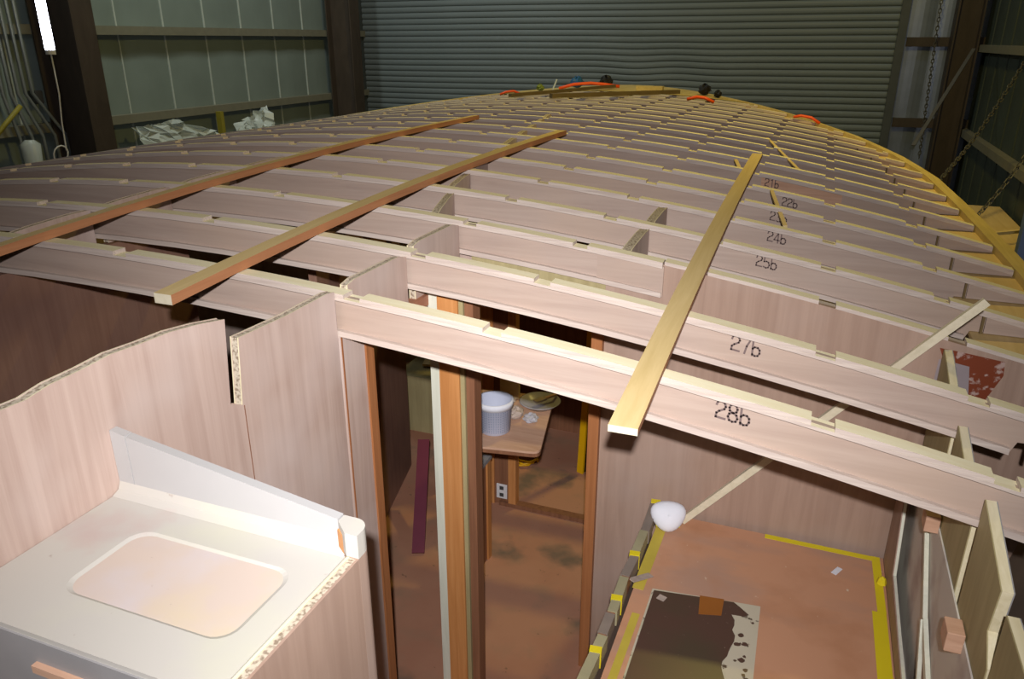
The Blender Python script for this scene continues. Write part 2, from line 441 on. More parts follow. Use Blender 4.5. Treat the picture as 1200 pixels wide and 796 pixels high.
make('block_face', MB().box(-7.62, -7.5, 4.12, 4.24, -0.52, -0.48), 'outlet_white', pl)
make('support_slab', MB().box(-8.1, -7.2, 3.5, 4.8, -0.62, -0.54), 'hull_inside', pl)

# right of the hull: chains, pipe, scraps
def chain(a, b, label, n=40, r=0.022, th=0.007):
    a = Vector(a); b = Vector(b); d = (b - a); L = d.length; d.normalize()
    s1 = d.cross(Vector((0, 0, 1))).normalized(); s2 = s1.cross(d).normalized()
    mb = MB()
    n = int(L / 0.062)
    for k in range(n):
        c = a + (b - a) * ((k + 0.5) / n); sd = s1 if k % 2 else s2
        sag = Vector((0, 0, -0.12 * math.sin(math.pi * (k + 0.5) / n)))
        mb.tube([c + sag + d * (0.045 * math.cos(t)) + sd * (r * math.sin(t)) for t in [i * math.pi / 3 for i in range(6)]], th, 4, closed=True)
    return tag(make('hoist_chain', mb, 'chain_steel'), label, 'chain')
chain((2.1, 9.2, 0.55), (1.1, 7.2, -0.75), 'rusty chain slanting down to the white plastic pipe end right of the hull')
chain((2.05, 7.2, 0.1), (1.45, 6.9, -1.05), 'dark chain slanting down right of the white pipe, nearest the right edge')
tag(make('slanting_strap', MB().bar((1.95, 12.2, 0.62), (1.15, 10.1, -0.62), 0.05, 0.012), 'chain_steel'), 'straight grey strap slanting down past the right steel column', 'strap')
chain((1.48, 13.45, 2.2), (1.62, 13.45, -1.2), 'thin chain hanging straight down before the blue grey sheets right of the door')
tag(make('pvc_pipe', MB().tube([(1.1, 7.05, -0.80), (1.03, 6.8, -1.1)], 0.045, 14), 'pvc', smooth=True), 'short white plastic pipe end sticking up beyond the right hull edge', 'pipe')
sc = thing('scaffold_platform', (1.75, 7.2, SF), 'scaffold with plywood boards outside the right hull edge', 'scaffold')
make('board', MB().box(1.15, 2.25, 8.2, 9.6, -1.34, -1.30), 'shelf_ply', sc)
make('board', MB().box(1.5, 2.25, 6.9, 8.1, -1.32, -1.28), 'shelf_ply', sc)
make('board', MB().box(1.15, 1.45, 5.2, 8.1, -1.36, -1.32), 'timber_dark', sc)
for x, y in ((1.2, 5.3), (2.2, 5.3), (1.2, 9.4), (2.2, 9.4)):
    make('pole', MB().tube([(x, y, SF), (x, y, -1.36)], 0.03, 8), 'conduit', sc, smooth=True)
make('rail', MB().bar((1.25, 6.5, -1.1), (2.25, 7.0, -1.02), 0.03, 0.03), 'pine', sc)
mb = MB().tube([(1.65 + 0.32 * math.cos(a), 6.3 + 0.22 * math.sin(a), -1.22) for a in [i * math.pi / 12 for i in range(24)]], 0.025, 6, closed=True)
tag(make('metal_hoop', mb, 'conduit', smooth=True), 'round metal hoop lying on the scaffold right of the hull', 'hoop')
tag(make('blue_post', MB().box(1.34, 1.44, 4.2, 4.3, SF, -0.10), 'blue_post', bevel=0.01), 'pale blue upright post at the right edge of the frame outside the hull', 'post')

# ================================================================== HULL
ys = [-2.6 + 0.5 * i for i in range(22)] + [8.2, 8.6, 9.0, 9.4, 9.8, 10.2, 10.55, 10.8, 10.95]
hull = thing('boat_hull', (XC, 4.0, SF), 'big wooden boat hull carrying the rows of deck beams', 'boat')
PROF = [(1.0, 0.0), (1.0, -0.16), (0.99, -0.5), (0.96, -1.1), (0.90, -1.7), (0.72, -2.2), (0.35, -2.6), (0.03, -2.85)]
for sgn, nm in ((1, 'right'), (-1, 'left')):
    rings = []
    for y in ys:
        h = hb(y); e = dk(XC + sgn * h, y)
        rings.append([(XC + sgn * (h * f + (0.03 if f > 0.9 else 0)), y, e + dz) for f, dz in PROF])
    make('planking', MB().loft(rings, False, False), 'hull_inside', hull, solid=0.03)
    # doubled edge plank along the sheer
    for k, (o0, o1, zt, zb, nmx) in enumerate(((0.0, 0.042, 0.006, -0.05, 'sheer_plank'), (0.045, 0.10, -0.012, -0.09, 'rub_strip'))):
        rings = []
        for i, y in enumerate(ys):
            h = hb(y); h2 = hb(y + 0.05); nx_, ny_ = 0.05, (h - h2); L = math.hypot(nx_, ny_); nx_, ny_ = nx_ / L, ny_ / L
            X0 = lambda o: (XC + sgn * (h + o * nx_), y + o * ny_)
            e = dk(XC + sgn * h, y)
            a = X0(o0); b = X0(o1)
            rings.append([(a[0], a[1], e + zb), (b[0], b[1], e + zb), (b[0], b[1], e + zt), (a[0], a[1], e + zt)])
        make(nmx, MB().loft(rings), 'sheer_pine', hull)
    rings = []
    for y in [v for v in [1.07] + ys[:-3] if v > 1.05]:
        h = hb(y); e = dk(XC + sgn * h, y) - 0.037; wd = min(0.34, h * 0.9)
        rings.append([(XC + sgn * h, y, e), (XC + sgn * (h - wd), y, e), (XC + sgn * (h - wd), y, e - 0.018), (XC + sgn * h, y, e - 0.018)])
    make('side_shelf', MB().loft(rings), 'shelf_ply', hull)
# foredeck sheet at the bow
rings = []
for y in [9.15 + 0.15 * i for i in range(12)]:
    h = hb(y) + 0.005
    rings.append([(XC + h * (-1 + 2 * i / 12), y, dk(XC + h * (-1 + 2 * i / 12), y) + 0.006) for i in range(13)])
make('foredeck_sheet', MB().loft(rings, False, False), 'sheer_pine', hull, solid=0.012)
# cabin sole
SOLE = -2.33
tag(make('cabin_sole', MB().box(-4.9, -0.62, -2.6, 5.0, SOLE - 0.02, SOLE), 'sole'), 'stained orange brown plywood cabin sole at the bottom of the doorway', 'cabin floor')

# ================================================================== DECK BEAMS
YK = [0.0221, 0.5046, 0.9964, 1.5031, 1.9905, 2.4716, 2.9679, 3.5169, 4.0136, 4.5124, 5.0075, 5.4934]
while YK[-1] < 9.0: YK.append(YK[-1] + 0.497)
XJ0 = {-9: -4.4973, -8: -4.0036, -7: -3.4911, -6: -3.0294, -5: -2.501, -4: -2.0044, -3: -1.4862, -2: -0.9744, -1: -0.4698, 0: 0.0264, 1: 0.493}
NOTCH = sorted([XJ0[j] for j in XJ0] + [-4.4973 - 0.5 * i for i in range(1, 6)] + [0.985])
NW = 0.064       # notch width
CAPH = 0.015; FLH = 0.011; BW = 0.060
GLY = {
 '2': [[(0.04, 1.2), (0.12, 1.5), (0.4, 1.6), (0.7, 1.5), (0.8, 1.2), (0.7, 0.95), (0.3, 0.68), (0.08, 0.45), (0.04, 0.06), (0.82, 0.06)]],
 '8': [[(0.42, 0.84), (0.14, 0.98), (0.1, 1.25), (0.2, 1.53), (0.42, 1.6), (0.66, 1.53), (0.76, 1.25), (0.7, 0.98), (0.42, 0.84), (0.12, 0.7), (0.04, 0.4), (0.16, 0.1), (0.42, 0.02), (0.7, 0.1), (0.82, 0.4), (0.72, 0.7), (0.42, 0.84)]],
 '7': [[(0.04, 1.56), (0.82, 1.56), (0.5, 0.8), (0.34, 0.0)]],
 '5': [[(0.78, 1.56), (0.14, 1.56), (0.08, 0.86), (0.42, 0.98), (0.7, 0.86), (0.82, 0.5), (0.7, 0.14), (0.4, 0.02), (0.04, 0.14)]],
 '4': [[(0.62, 0.0), (0.62, 1.56), (0.04, 0.42), (0.86, 0.42)]],
 '3': [[(0.06, 1.5), (0.4, 1.6), (0.72, 1.48), (0.76, 1.15), (0.6, 0.9), (0.34, 0.84)], [(0.6, 0.84), (0.8, 0.6), (0.8, 0.3), (0.66, 0.08), (0.36, 0.02), (0.04, 0.12)]],
 '1': [[(0.16, 1.3), (0.48, 1.58), (0.48, 0.0)]],
 'b': [[(0.08, 1.6), (0.08, 0.0)], [(0.08, 0.72), (0.28, 0.94), (0.56, 0.94), (0.76, 0.74), (0.78, 0.4), (0.62, 0.1), (0.34, 0.02), (0.08, 0.16)]],
}
def stencil(txt, xc, y, zc_, h, parent, slope):
    sc = h / 1.6; mb = MB(); w = 0.19 * sc; adv = 1.0 * sc
    x0 = xc - adv * len(txt) / 2
    for i, ch in enumerate(txt):
        for st in GLY[ch]:
            for a, b in zip(st, st[1:]):
                P = []
                for q in (a, b):
                    px = x0 + i * adv + q[0] * sc
                    P.append(Vector((px, y, zc_ - h / 2 + q[1] * sc + (px - xc) * slope)))
                d = (P[1] - P[0]).normalized() * (w * 0.35)
                mb.bar(P[0] - d, P[1] + d, w, 0.0008, up=(0, 1, 0))
    make('stencil_number', mb, 'ink', parent)
def strip(mb, x0, x1, y0, y1, zt, zb, n, top_mi=0, side_mi=0, taper=None):
    """curved strip between two heights below the deck line; top face may differ"""
    rings = []
    for i in range(n + 1):
        x = x0 + (x1 - x0) * i / n
        rings.append((x, zt(x), zb(x)))
    o = len(mb.v)
    for x, a, b in rings: mb.v += [(x, y0, b), (x, y1, b), (x, y1, a), (x, y0, a)]
    for k in range(n):
        q = o + 4 * k
        for i in range(4):
            j = (i + 1) % 4
            mb.f.append([q + i, q + j, q + 4 + j, q + 4 + i]); mb.m.append(top_mi if i == 2 else side_mi)
    mb.f.append([o, o + 3, o + 2, o + 1]); mb.m.append(side_mi)
    q = o + 4 * n
    mb.f.append([q, q + 1, q + 2, q + 3]); mb.m.append(side_mi)
    return mb
ORD = ['first', 'second', 'third', 'fourth', 'fifth', 'sixth', 'seventh', 'eighth', 'ninth', 'tenth', 'eleventh', 'twelfth', 'thirteenth', 'fourteenth', 'fifteenth', 'sixteenth', 'seventeenth', 'eighteenth']
NUM = {0: '28b', 1: '27b', 3: '25b', 4: '24b', 5: '23b', 6: '22b', 7: '21b'}
NX = {0: -0.216, 1: -0.228, 3: -0.235, 4: -0.22, 5: -0.24, 6: -0.201, 7: -0.346}
NZ = {0: -0.278, 1: -0.247, 3: -0.208, 4: -0.202, 5: -0.195, 6: -0.202, 7: -0.178}
def caps(parent, y, xl, xr):
    ns = [n for n in NOTCH if xl + 0.12 < n < xr - 0.05]
    edges = [xl] + [v for n in ns for v in (n - NW / 2, n + NW / 2)] + [xr]
    for a, b in zip(edges[0::2], edges[1::2]):
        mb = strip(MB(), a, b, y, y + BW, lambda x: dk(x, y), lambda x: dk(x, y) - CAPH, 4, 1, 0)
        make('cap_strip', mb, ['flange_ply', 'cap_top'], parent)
def beam(i, y):
    h = hb(y) - 0.01; xl, xr = XC - h, XC + h
    if i == 2: lab = 'deck beam in front of the full bulkhead, between the beams stenciled 27b and 25b'
    elif i in NUM and i != 7: lab = 'plywood deck beam stenciled %s on its face' % NUM[i]
    elif i == 7: lab = 'deck beam with a faint 21b, just beyond the one stenciled 22b'
    else: lab = '%s deck beam forward of the one stenciled 22b, pale notched top' % ORD[i - 7]
    t = thing('deck_beam', (XC, y, dk(XC, y) - 0.15), lab, 'beam', 'deck beams in rows')
    D = 0.155 if i == 0 else 0.15
    zt = lambda x: dk(x, y) - CAPH
    def depth(x):
        e = min(x - xl, xr - x)
        if e > 0.34: return D
        xe = xr if x > XC else xl
        return dk(x, y) - dk(xe, y) + 0.036
    zb = lambda x: dk(x, y) - depth(x)
    xr_i = -0.62 if i == 2 else xr          # this beam dies into the full bulkhead
    # web
    mb = MB()
    xs = [xl + 0.11 * k for k in range(4)] + [xl + 0.345 + (xr - xl - 0.69) * k / 24 for k in range(25)] + [xr - 0.33 + 0.11 * k for k in range(4)]
    if i == 2: xs = [x for x in xs if x < -0.88] + [-0.864]
    rings = [[(x, y + 0.02, zb(x)), (x, y + 0.038, zb(x)), (x, y + 0.038, zt(x)), (x, y + 0.02, zt(x))] for x in xs]
    make('web', mb.loft(rings), 'web_ply', t)
    if i == 2: make('web_end', MB().prism([(x, y + 0.010, dk(x, y) - 0.02) for x in (-0.90, -0.615)] + [(x, y + 0.010, dk(x, y) - D) for x in (-0.615, -0.90)], (0, 0.0095, 0)), 'web_ply', t)
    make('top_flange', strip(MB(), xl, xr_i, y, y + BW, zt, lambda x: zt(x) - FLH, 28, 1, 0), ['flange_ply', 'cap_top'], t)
    make('bottom_flange', strip(MB(), xl + 0.35, xr_i if i == 2 else xr - 0.35, y + 0.001, y + BW - 0.001, lambda x: dk(x, y) - D + 0.019, lambda x: dk(x, y) - D - 0.002, 26), 'flange_ply', t)
    if h > 1.0:
        for sg in (-1, 1):                 # solid end blocks where the beam tapers
            if i == 2 and sg == 1: continue
            xe = XC + sg * (h - 0.29)
            mb = MB().box(xe - 0.005, xe + 0.005, y + 0.004, y + 0.02, dk(xe, y) - D, dk(xe, y) - CAPH - FLH)
            make('end_block', mb, 'timber_dark', t)
            x_in, x_out = sorted((XC + sg * (h - 0.28), XC + sg * h))
            rings = [[(x, y + 0.006, zb(x)), (x, y + BW - 0.006, zb(x)), (x, y + BW - 0.006, max(zb(x) + 0.002, zt(x) - FLH)), (x, y + 0.006, max(zb(x) + 0.003, zt(x) - FLH + 0.001))] for x in [x_in + (x_out - x_in) * k / 4 for k in range(5)]]
            make('end_wedge', MB().loft(rings), 'web_ply', t)
    caps(t, y, xl, xr_i if i == 2 else xr)
    if i == 7:
        xs_ = [-0.42 + 0.53 * k / 6 for k in range(7)]
        make('repair_plate', MB().loft([[(x, y + 0.0165, dk(x, y) - D + 0.03), (x, y + 0.0195, dk(x, y) - D + 0.03), (x, y + 0.0195, dk(x, y) - 0.032), (x, y + 0.0165, dk(x, y) - 0.032)] for x in xs_]), 'block_wood', t)
    if i in NUM:
        x = NX[i]; sl = -2 * camber(y) * (x - XC)
        stencil(NUM[i], x, y + (0.016 if i == 7 else 0.0195), NZ[i], 0.056 if i < 2 else 0.052, t, sl)
    return t
for i, y in enumerate(YK): beam(i, y)

# ================================================================== BULKHEADS AND CABIN PANELS
def vpanel(name, parent, p0, p1, outline, t, skins='panel_ply', core='core', back=None, sk=0.004, edge_at=None):
    """sandwich panel standing on the line p0-p1: outline is (along, z); thickness runs to the left of p0->p1"""
    p0 = Vector((p0[0], p0[1], 0)); p1 = Vector((p1[0], p1[1], 0)); u = (p1 - p0).normalized()
    nrm = Vector((-u.y, u.x, 0))
    def P(off, ins=0.0):
        return [p0 + u * s + Vector((0, 0, z)) + nrm * off for s, z in outline]
    make(name + '_skin', MB().prism(P(0), nrm * sk, 0, 1), [skins, 'edge_ply'], parent)
    make(name + '_skin', MB().prism(P(t - sk), nrm * sk, 0, 1), [back or skins, 'edge_ply'], parent)
    # the core sits a hair below the skins' edges
    cx = sum(s for s, z in outline) / len(outline); cz = sum(z for s, z in outline) / len(outline)
    n = len(outline); ins = []
    area = sum(outline[k][0] * outline[(k + 1) % n][1] - outline[(k + 1) % n][0] * outline[k][1] for k in range(n))
    sg = 1 if area > 0 else -1
    for k in range(n):
        a, b, c = outline[k - 1], outline[k], outline[(k + 1) % n]
        d1 = Vector((b[0] - a[0], b[1] - a[1])).normalized(); d2 = Vector((c[0] - b[0], c[1] - b[1])).normalized()
        n1 = Vector((-d1.y, d1.x)) * sg; n2 = Vector((-d2.y, d2.x)) * sg
        m = (n1 + n2); m = m / max(0.3, m.length_squared) * 2
        ins.append((b[0] + m.x * 0.002, b[1] + m.y * 0.002))
    pts = [p0 + u * s + Vector((0, 0, z)) + nrm * sk for s, z in ins]
    make(name + '_core', MB().prism(pts, nrm * (t - 2 * sk)), core, parent)

XP = -1.55
g = thing('galley_bulkhead', (XP, 0.0, SOLE), 'foreground pinkish plywood bulkhead with a cut slot and a doorway, behind the white cabinet', 'bulkhead')
# aft panel with the sawn slot: (Y, z)
aft = [(-2.3, -2.33), (0.018, -2.33), (0.018, -0.052), (-0.02, -0.046), (-0.24, -0.050), (-0.40, -0.046), (-0.463, -0.044), (-0.483, -0.246), (-0.529, -0.222), (-0.506, 0.026),
       (-0.60, 0.044), (-0.70, 0.057), (-0.79, 0.060), (-0.88, 0.066), (-0.96, 0.060), (-1.04, 0.058), (-1.10, 0.048), (-1.16, 0.050), (-1.4, 0.045), (-2.3, 0.04)]
vpanel('panel', g, (XP, 0), (XP, 1), aft, 0.03)
make('post_panel', MB().box(XP - 0.028, XP + 0.004, 0.024, 0.172, SOLE, -0.20), 'panel_ply', g)
make('joint_strip', MB().box(XP - 0.01, XP + 0.006, 0.028, 0.035, SOLE, -0.22), 'teak_mid', g)
make('joint_line', MB().box(XP - 0.001, XP + 0.0008, -0.478, -0.475, SOLE, -0.25), 'teak_dark', g)
make('door_trim', MB().box(XP - 0.034, XP + 0.012, 0.172, 0.222, SOLE, -0.205), 'teak_mid', g)
vpanel('header', g, (XP + 0.012, 0), (XP + 0.012, 1), [(0.082, -0.25), (0.502, -0.25), (0.502, -0.05), (0.44, -0.035), (0.13, -0.035), (0.082, -0.045)], 0.03)
make('header_rail', MB().box(XP - 0.02, XP + 0.03, 0.225, 0.64, -0.29, -0.245), 'teak_head', g)
vpanel('header', g, (XP + 0.012, 0), (XP + 0.012, 1), [(0.566, -0.40), (0.994, -0.40), (0.994, -0.030), (0.93, -0.012), (0.62, -0.012), (0.566, -0.022)], 0.03)
PT = -0.19
make('door_post_lipping', MB().box(-1.523, -1.480, 0.640, 0.70, SOLE, PT), 'pale_lipping', g)
make('door_post', MB().box(-1.479, -1.433, 0.634, 0.70, SOLE, PT), 'teak', g)
make('door_post', MB().box(-1.432, -1.385, 0.632, 0.70, SOLE, PT), 'teak', g)
make('door_post_back', MB().box(-1.384, -1.364, 0.642, 0.70, SOLE, PT), 'olive_ply', g)
make('door_post_back', MB().box(-1.363, -1.344, 0.655, 0.70, SOLE, PT), 'teak_dark', g)
make('door_post', MB().box(-1.343, -1.322, 0.650, 0.72, SOLE, PT), 'teak_dark', g)

# full-height bulkhead across the boat on the right, its top notched like the beams
yb = YK[2]
b = thing('main_bulkhead', (0.05, yb, SOLE), 'full-height brown plywood bulkhead across the boat behind the 27b beam', 'bulkhead')
xs = [-0.86 + (0.955 + 0.85) * k / 16 for k in range(17)]
def btop(x):
    return dk(x, yb) - (CAPH + (0.0))
pts = [(x, yb + 0.02, btop(x)) for x in xs]
low = [(0.90, yb + 0.02, -0.9), (0.80, yb + 0.02, -1.4), (0.55, yb + 0.02, -1.75), (-0.2, yb + 0.02, SOLE), (-0.86, yb + 0.02, SOLE)]
make('panel', MB().prism(pts + low, (0, 0.024, 0)), 'brown_ply', b)
caps(b, yb + 0.017, -0.615, 0.95)
make('cap_rail', strip(MB(), -0.615, 0.95, yb + 0.0445, yb + 0.017 + BW, lambda x: btop(x), lambda x: btop(x) - 0.03, 12), 'flange_ply', b)
make('door_jamb', MB().box(-0.905, -0.855, yb - 0.012, yb + 0.055, SOLE, -0.335), 'teak_mid', b)
make('door_header', MB().prism([(x, yb + 0.0225, dk(x, yb) - 0.153) for x in (XP + 0.06, -1.3, -1.1, -0.861)] + [(-0.861, yb + 0.0225, -0.335), (XP + 0.06, yb + 0.0225, -0.335)], (0, 0.02, 0)), 'olive_ply', b)
make('epoxy_patch', MB().prism([(0.44, yb + 0.0185, -0.34), (0.50, yb + 0.0185, -0.345), (0.66, yb + 0.0185, -0.365), (0.665, yb + 0.0185, -0.42), (0.62, yb + 0.0185, -0.54), (0.575, yb + 0.0185, -0.56), (0.55, yb + 0.0185, -0.40), (0.46, yb + 0.0185, -0.385)], (0, 0.0012, 0)), 'epoxy_brown', b)
make('epoxy_patch', MB().prism([(0.445, yb + 0.0188, -0.385), (0.55, yb + 0.0188, -0.40), (0.575, yb + 0.0188, -0.56), (0.44, yb + 0.0188, -0.60)], (0, 0.001, 0)), 'epoxy_film', b)
make('support_cleat', MB().box(-0.47, 0.40, yb - 0.012, yb + 0.0195, -1.36, -1.335), 'teak_dark', b)

# passage walls between the beams forward of the doorway
def bits(name, label, spans, depth, t=0.036, mat='panel_ply'):
    th = thing(name, (spans[0][0], spans[0][2], -0.4), label, 'bulkhead')
    for x0, y0, x1, y1 in spans:
        L = math.hypot(x1 - x0, y1 - y0); u = ((x1 - x0) / L, (y1 - y0) / L)
        N = 4; top = []
        for k in range(N + 1):
            s = L * k / N; x = x0 + u[0] * s; y = y0 + u[1] * s
            top.append((s, dk(x, y) - (0.012 if 0 < k < N else 0.018)))
        dz = depth(0.5 * (y0 + y1)) if callable(depth) else depth
        vpanel('panel', th, (x0, y0), (x1, y1), [(0, dz), (L, dz)] + top[::-1], t, skins=mat)
    return th
def spans(xf, ks, a=0.062, e=0.004):
    out = []
    for k in ks:
        y0 = YK[k] + a; y1 = YK[k + 1] - e
        out.append((xf(y0), y0, xf(y1), y1))
    return out
p = bits('passage_bulkhead', 'sandwich-core plywood wall running forward from the rounded corner near the long middle batten',
         spans(lambda y: -1.68 - 0.27 * (y - 1.06) if y < 1.5 else -1.83 - 0.195 * (y - 1.5), range(2, 11)), -0.36)
make('return_panel', MB().prism([(-1.68, 1.062, -0.36), (-1.50, 1.062, -0.36), (-1.50, 1.062, -0.06), (-1.68, 1.062, -0.005)], (0, 0.004, 0)), 'panel_ply', p)
make('return_panel', MB().prism([(-1.68, 1.088, -0.36), (-1.50, 1.088, -0.36), (-1.50, 1.088, -0.06), (-1.68, 1.088, -0.005)], (0, 0.004, 0)), 'panel_ply', p)
p2 = bits('passage_bulkhead', 'thick sandwich-core wall crossing two bays between the 25b beam and the long right batten',
     [(-0.775, YK[2] + 0.062, -0.78, YK[3] - 0.004), (-0.78, YK[3] + 0.062, -0.786, YK[4] - 0.004)], -1.4, 0.045, 'panel_ply')
bits('side_bulkhead', 'rough-edged dark plywood bulkhead crossing the left bays under the leftmost batten', spans(lambda y: -3.18, range(0, 9)), lambda y: -0.158 if y < 0.95 else -0.30, 0.03)
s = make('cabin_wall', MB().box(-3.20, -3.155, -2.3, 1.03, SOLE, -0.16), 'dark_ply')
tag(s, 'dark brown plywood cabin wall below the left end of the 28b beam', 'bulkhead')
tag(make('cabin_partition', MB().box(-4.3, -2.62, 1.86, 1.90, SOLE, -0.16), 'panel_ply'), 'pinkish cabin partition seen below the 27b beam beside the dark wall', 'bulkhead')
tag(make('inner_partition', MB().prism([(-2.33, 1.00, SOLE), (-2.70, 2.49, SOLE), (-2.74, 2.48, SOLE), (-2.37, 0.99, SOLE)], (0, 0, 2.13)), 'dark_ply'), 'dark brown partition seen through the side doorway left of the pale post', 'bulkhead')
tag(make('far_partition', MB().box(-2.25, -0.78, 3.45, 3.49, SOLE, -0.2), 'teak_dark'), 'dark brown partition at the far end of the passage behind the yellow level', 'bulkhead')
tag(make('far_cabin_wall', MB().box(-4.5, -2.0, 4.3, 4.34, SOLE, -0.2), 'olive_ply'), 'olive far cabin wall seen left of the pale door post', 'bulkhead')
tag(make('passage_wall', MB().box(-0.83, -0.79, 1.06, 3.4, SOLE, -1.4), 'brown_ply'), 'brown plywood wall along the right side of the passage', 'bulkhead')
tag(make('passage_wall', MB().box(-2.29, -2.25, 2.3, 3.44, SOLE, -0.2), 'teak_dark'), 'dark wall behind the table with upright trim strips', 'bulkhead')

# second door frame in the passage
FY = 2.235; FT = -0.38
f = thing('door_frame', (-1.45, FY, SOLE), 'teak door frame with a floor sill farther along the passage', 'door frame')
make('sill', MB().box(-1.86, -0.84, FY - 0.01, FY + 0.05, SOLE, SOLE + 0.03), 'teak_dark', f)
make('jamb', MB().box(-1.79, -1.735, FY - 0.01, FY + 0.055, SOLE + 0.03, FT), 'teak', f)
make('jamb', MB().box(-1.98, -1.90, FY, FY + 0.055, SOLE, FT), 'teak', f)
make('jamb_panel', MB().box(-1.90, -1.79, FY + 0.012, FY + 0.04, SOLE, FT), 'teak_dark', f)
ob = thing('wall_outlet', (-1.845, FY, SOLE + 0.06), 'white outlet cover low beside the far door frame', 'outlet')
cover = make('cover_plate', MB().box(-1.885, -1.805, FY + 0.003, FY + 0.0115, SOLE + 0.05, SOLE + 0.165), 'outlet_white', ob, bevel=0.003)
for z in (0.08, 0.135):
    make('socket', MB().box(-1.86, -1.83, FY + 0.001, FY + 0.003, SOLE + z - 0.014, SOLE + z + 0.014), 'plug_grey', cover)

# base cabinet and table in the passage
cb = thing('base_cabinet', (-1.8, 1.5, SOLE), 'low brown cabinet under the table beside the passage', 'cabinet')
make('carcase', MB().box(-1.80, -1.70, 1.30, 1.68, SOLE, -1.625), 'teak_dark', cb)
make('worktop', MB().box(-1.80, -1.685, 1.29, 1.69, -1.625, -1.60), 'grey_primer', cb)
make('side_stile', MB().box(-1.70, -1.688, 1.63, 1.68, SOLE, -1.625), 'teak', cb)
tb = thing('work_table', (-1.6, 1.45, -1.60), 'pale plywood table with rounded corners carrying the mixing tub', 'table')
def rounded(pts, r, n=5):
    out = []; N = len(pts)
    for i in range(N):
        a, b_, c = Vector(pts[i - 1]), Vector(pts[i]), Vector(pts[(i + 1) % N])
        d1 = (a - b_).normalized(); d2 = (c - b_).normalized()
        p0 = b_ + d1 * r; p1 = b_ + d2 * r
        for k in range(n + 1):
            t = k / n
            out.append((p0 * (1 - t) ** 2 + b_ * (2 * t * (1 - t)) + p1 * t ** 2))
    return out
TT = -1.22
tp = rounded([(-1.205, 1.185), (-1.345, 1.845), (-1.86, 1.765), (-1.72, 1.10)], 0.05)
make('tabletop', MB().prism([(v.x, v.y, TT - 0.012) for v in tp], (0, 0, 0.012)), 'block_wood', tb)
make('tabletop_ply', MB().prism([(v.x, v.y, TT - 0.032) for v in tp], (0, 0, 0.019)), 'teak_dark', tb)
make('pedestal', MB().box(-1.795, -1.71, 1.4, 1.55, -1.60, TT - 0.032), 'black', tb)
# mixing tub
mt = thing('mixing_tub', (-1.515, 1.335, TT), 'translucent white mixing tub with printed measuring lines on the table', 'tub')
mb = MB().lathe((-1.515, 1.335, TT), [(0.0, 0.004), (0.078, 0.0), (0.083, 0.004), (0.094, 0.17), (0.098, 0.172), (0.098, 0.182), (0.092, 0.182), (0.080, 0.012), (0.0, 0.010)], 32)
make('tub_wall', mb, 'tub', mt, smooth=True)
make('rim', MB().lathe((-1.515, 1.335, TT), [(0.094, 0.150), (0.101, 0.150), (0.101, 0.184), (0.092, 0.184)], 32), 'mask_white', mt, smooth=True)
mb = MB()
for z in [0.02 + 0.0105 * k for k in range(12)]:
    r = 0.0842 + 0.0107 * z / 0.17
    for k in range(44):
        a0 = 2 * math.pi * k / 44; a1 = a0 + 0.08
        q = [(-1.515 + r * math.cos(a), 1.335 + r * math.sin(a), TT + z + dz) for a, dz in ((a0, 0), (a1, 0), (a1, 0.004), (a0, 0.004))]
        mb.add(q, [(0, 1, 2, 3)])
make('printed_scale', mb, 'blue_post', mt)
make('printed_square', MB().bar((-1.540, 1.425, TT + 0.085), (-1.505, 1.426, TT + 0.085), 0.03, 0.002, up=(0, 1, 0)), 'blue_plastic', mt)
def crumple(name, c, r, mat, label, cat, seed, sq=0.6, n=9):
    rnd = random.Random(seed); rings = []
    for i in range(n + 1):
        th = math.pi * i / n
        rings.append([(c[0] + r * math.sin(th) * math.cos(p) * (0.7 + 0.5 * rnd.random()), c[1] + r * math.sin(th) * math.sin(p) * (0.7 + 0.5 * rnd.random()),
                       c[2] + max(0.0, r * sq * (1 - math.cos(th)) * (0.75 + 0.4 * rnd.random()))) for p in [2 * math.pi * k / 12 for k in range(12)]])
    return tag(make(name, MB().loft(rings, True, False), mat), label, cat)
crumple('crumpled_rag', (-1.46, 1.50, TT + 0.001), 0.055, 'brush_rag', 'crumpled beige rag right of the mixing tub on the table', 'rag', 3)
crumple('crumpled_rag', (-1.56, 1.62, TT + 0.001), 0.05, 'brush_rag', 'crumpled beige rag farthest back on the table', 'rag', 8)
crumple('plastic_wad', (-1.365, 1.49, TT + 0.001), 0.045, 'clear_tray', 'wad of clear plastic between the rag and the tray on the table', 'plastic wad', 5, 0.5)
tr = thing('paint_tray', (-1.385, 1.655, TT), 'shallow clear plastic dish with a brush on the table', 'dish')
make('dish', MB().lathe((-1.385, 1.70, TT + 0.001), [(0, 0.003), (0.085, 0.0), (0.115, 0.028), (0.121, 0.03), (0.111, 0.031), (0.083, 0.006), (0, 0.006)], 24), 'clear_tray', tr, smooth=True)
bs = thing('paint_brush', (-1.36, 1.65, TT + 0.03), 'wooden-handled brush lying across the clear dish', 'brush')
make('handle', MB().bar((-1.36, 1.72, TT + 0.042), (-1.31, 1.79, TT + 0.046), 0.018, 0.010), 'block_wood', bs)
make('bristles', MB().bar((-1.40, 1.66, TT + 0.038), (-1.36, 1.72, TT + 0.042), 0.035, 0.012), 'brush_rag', bs)
tag(make('wood_offcut', MB().bar((-1.64, 1.73, TT + 0.072), (-1.53, 1.75, TT + 0.072), 0.04, 0.14), 'pine'), 'pale wood offcut standing behind the mixing tub', 'offcut')
tag(make('wood_offcut', MB().bar((-1.74, 1.58, TT + 0.012), (-1.62, 1.60, TT + 0.012), 0.08, 0.02), 'block_wood').__class__ and bpy.data.objects['wood_offcut.001'], 'flat pinkish wood offcut behind the mixing tub', 'offcut')
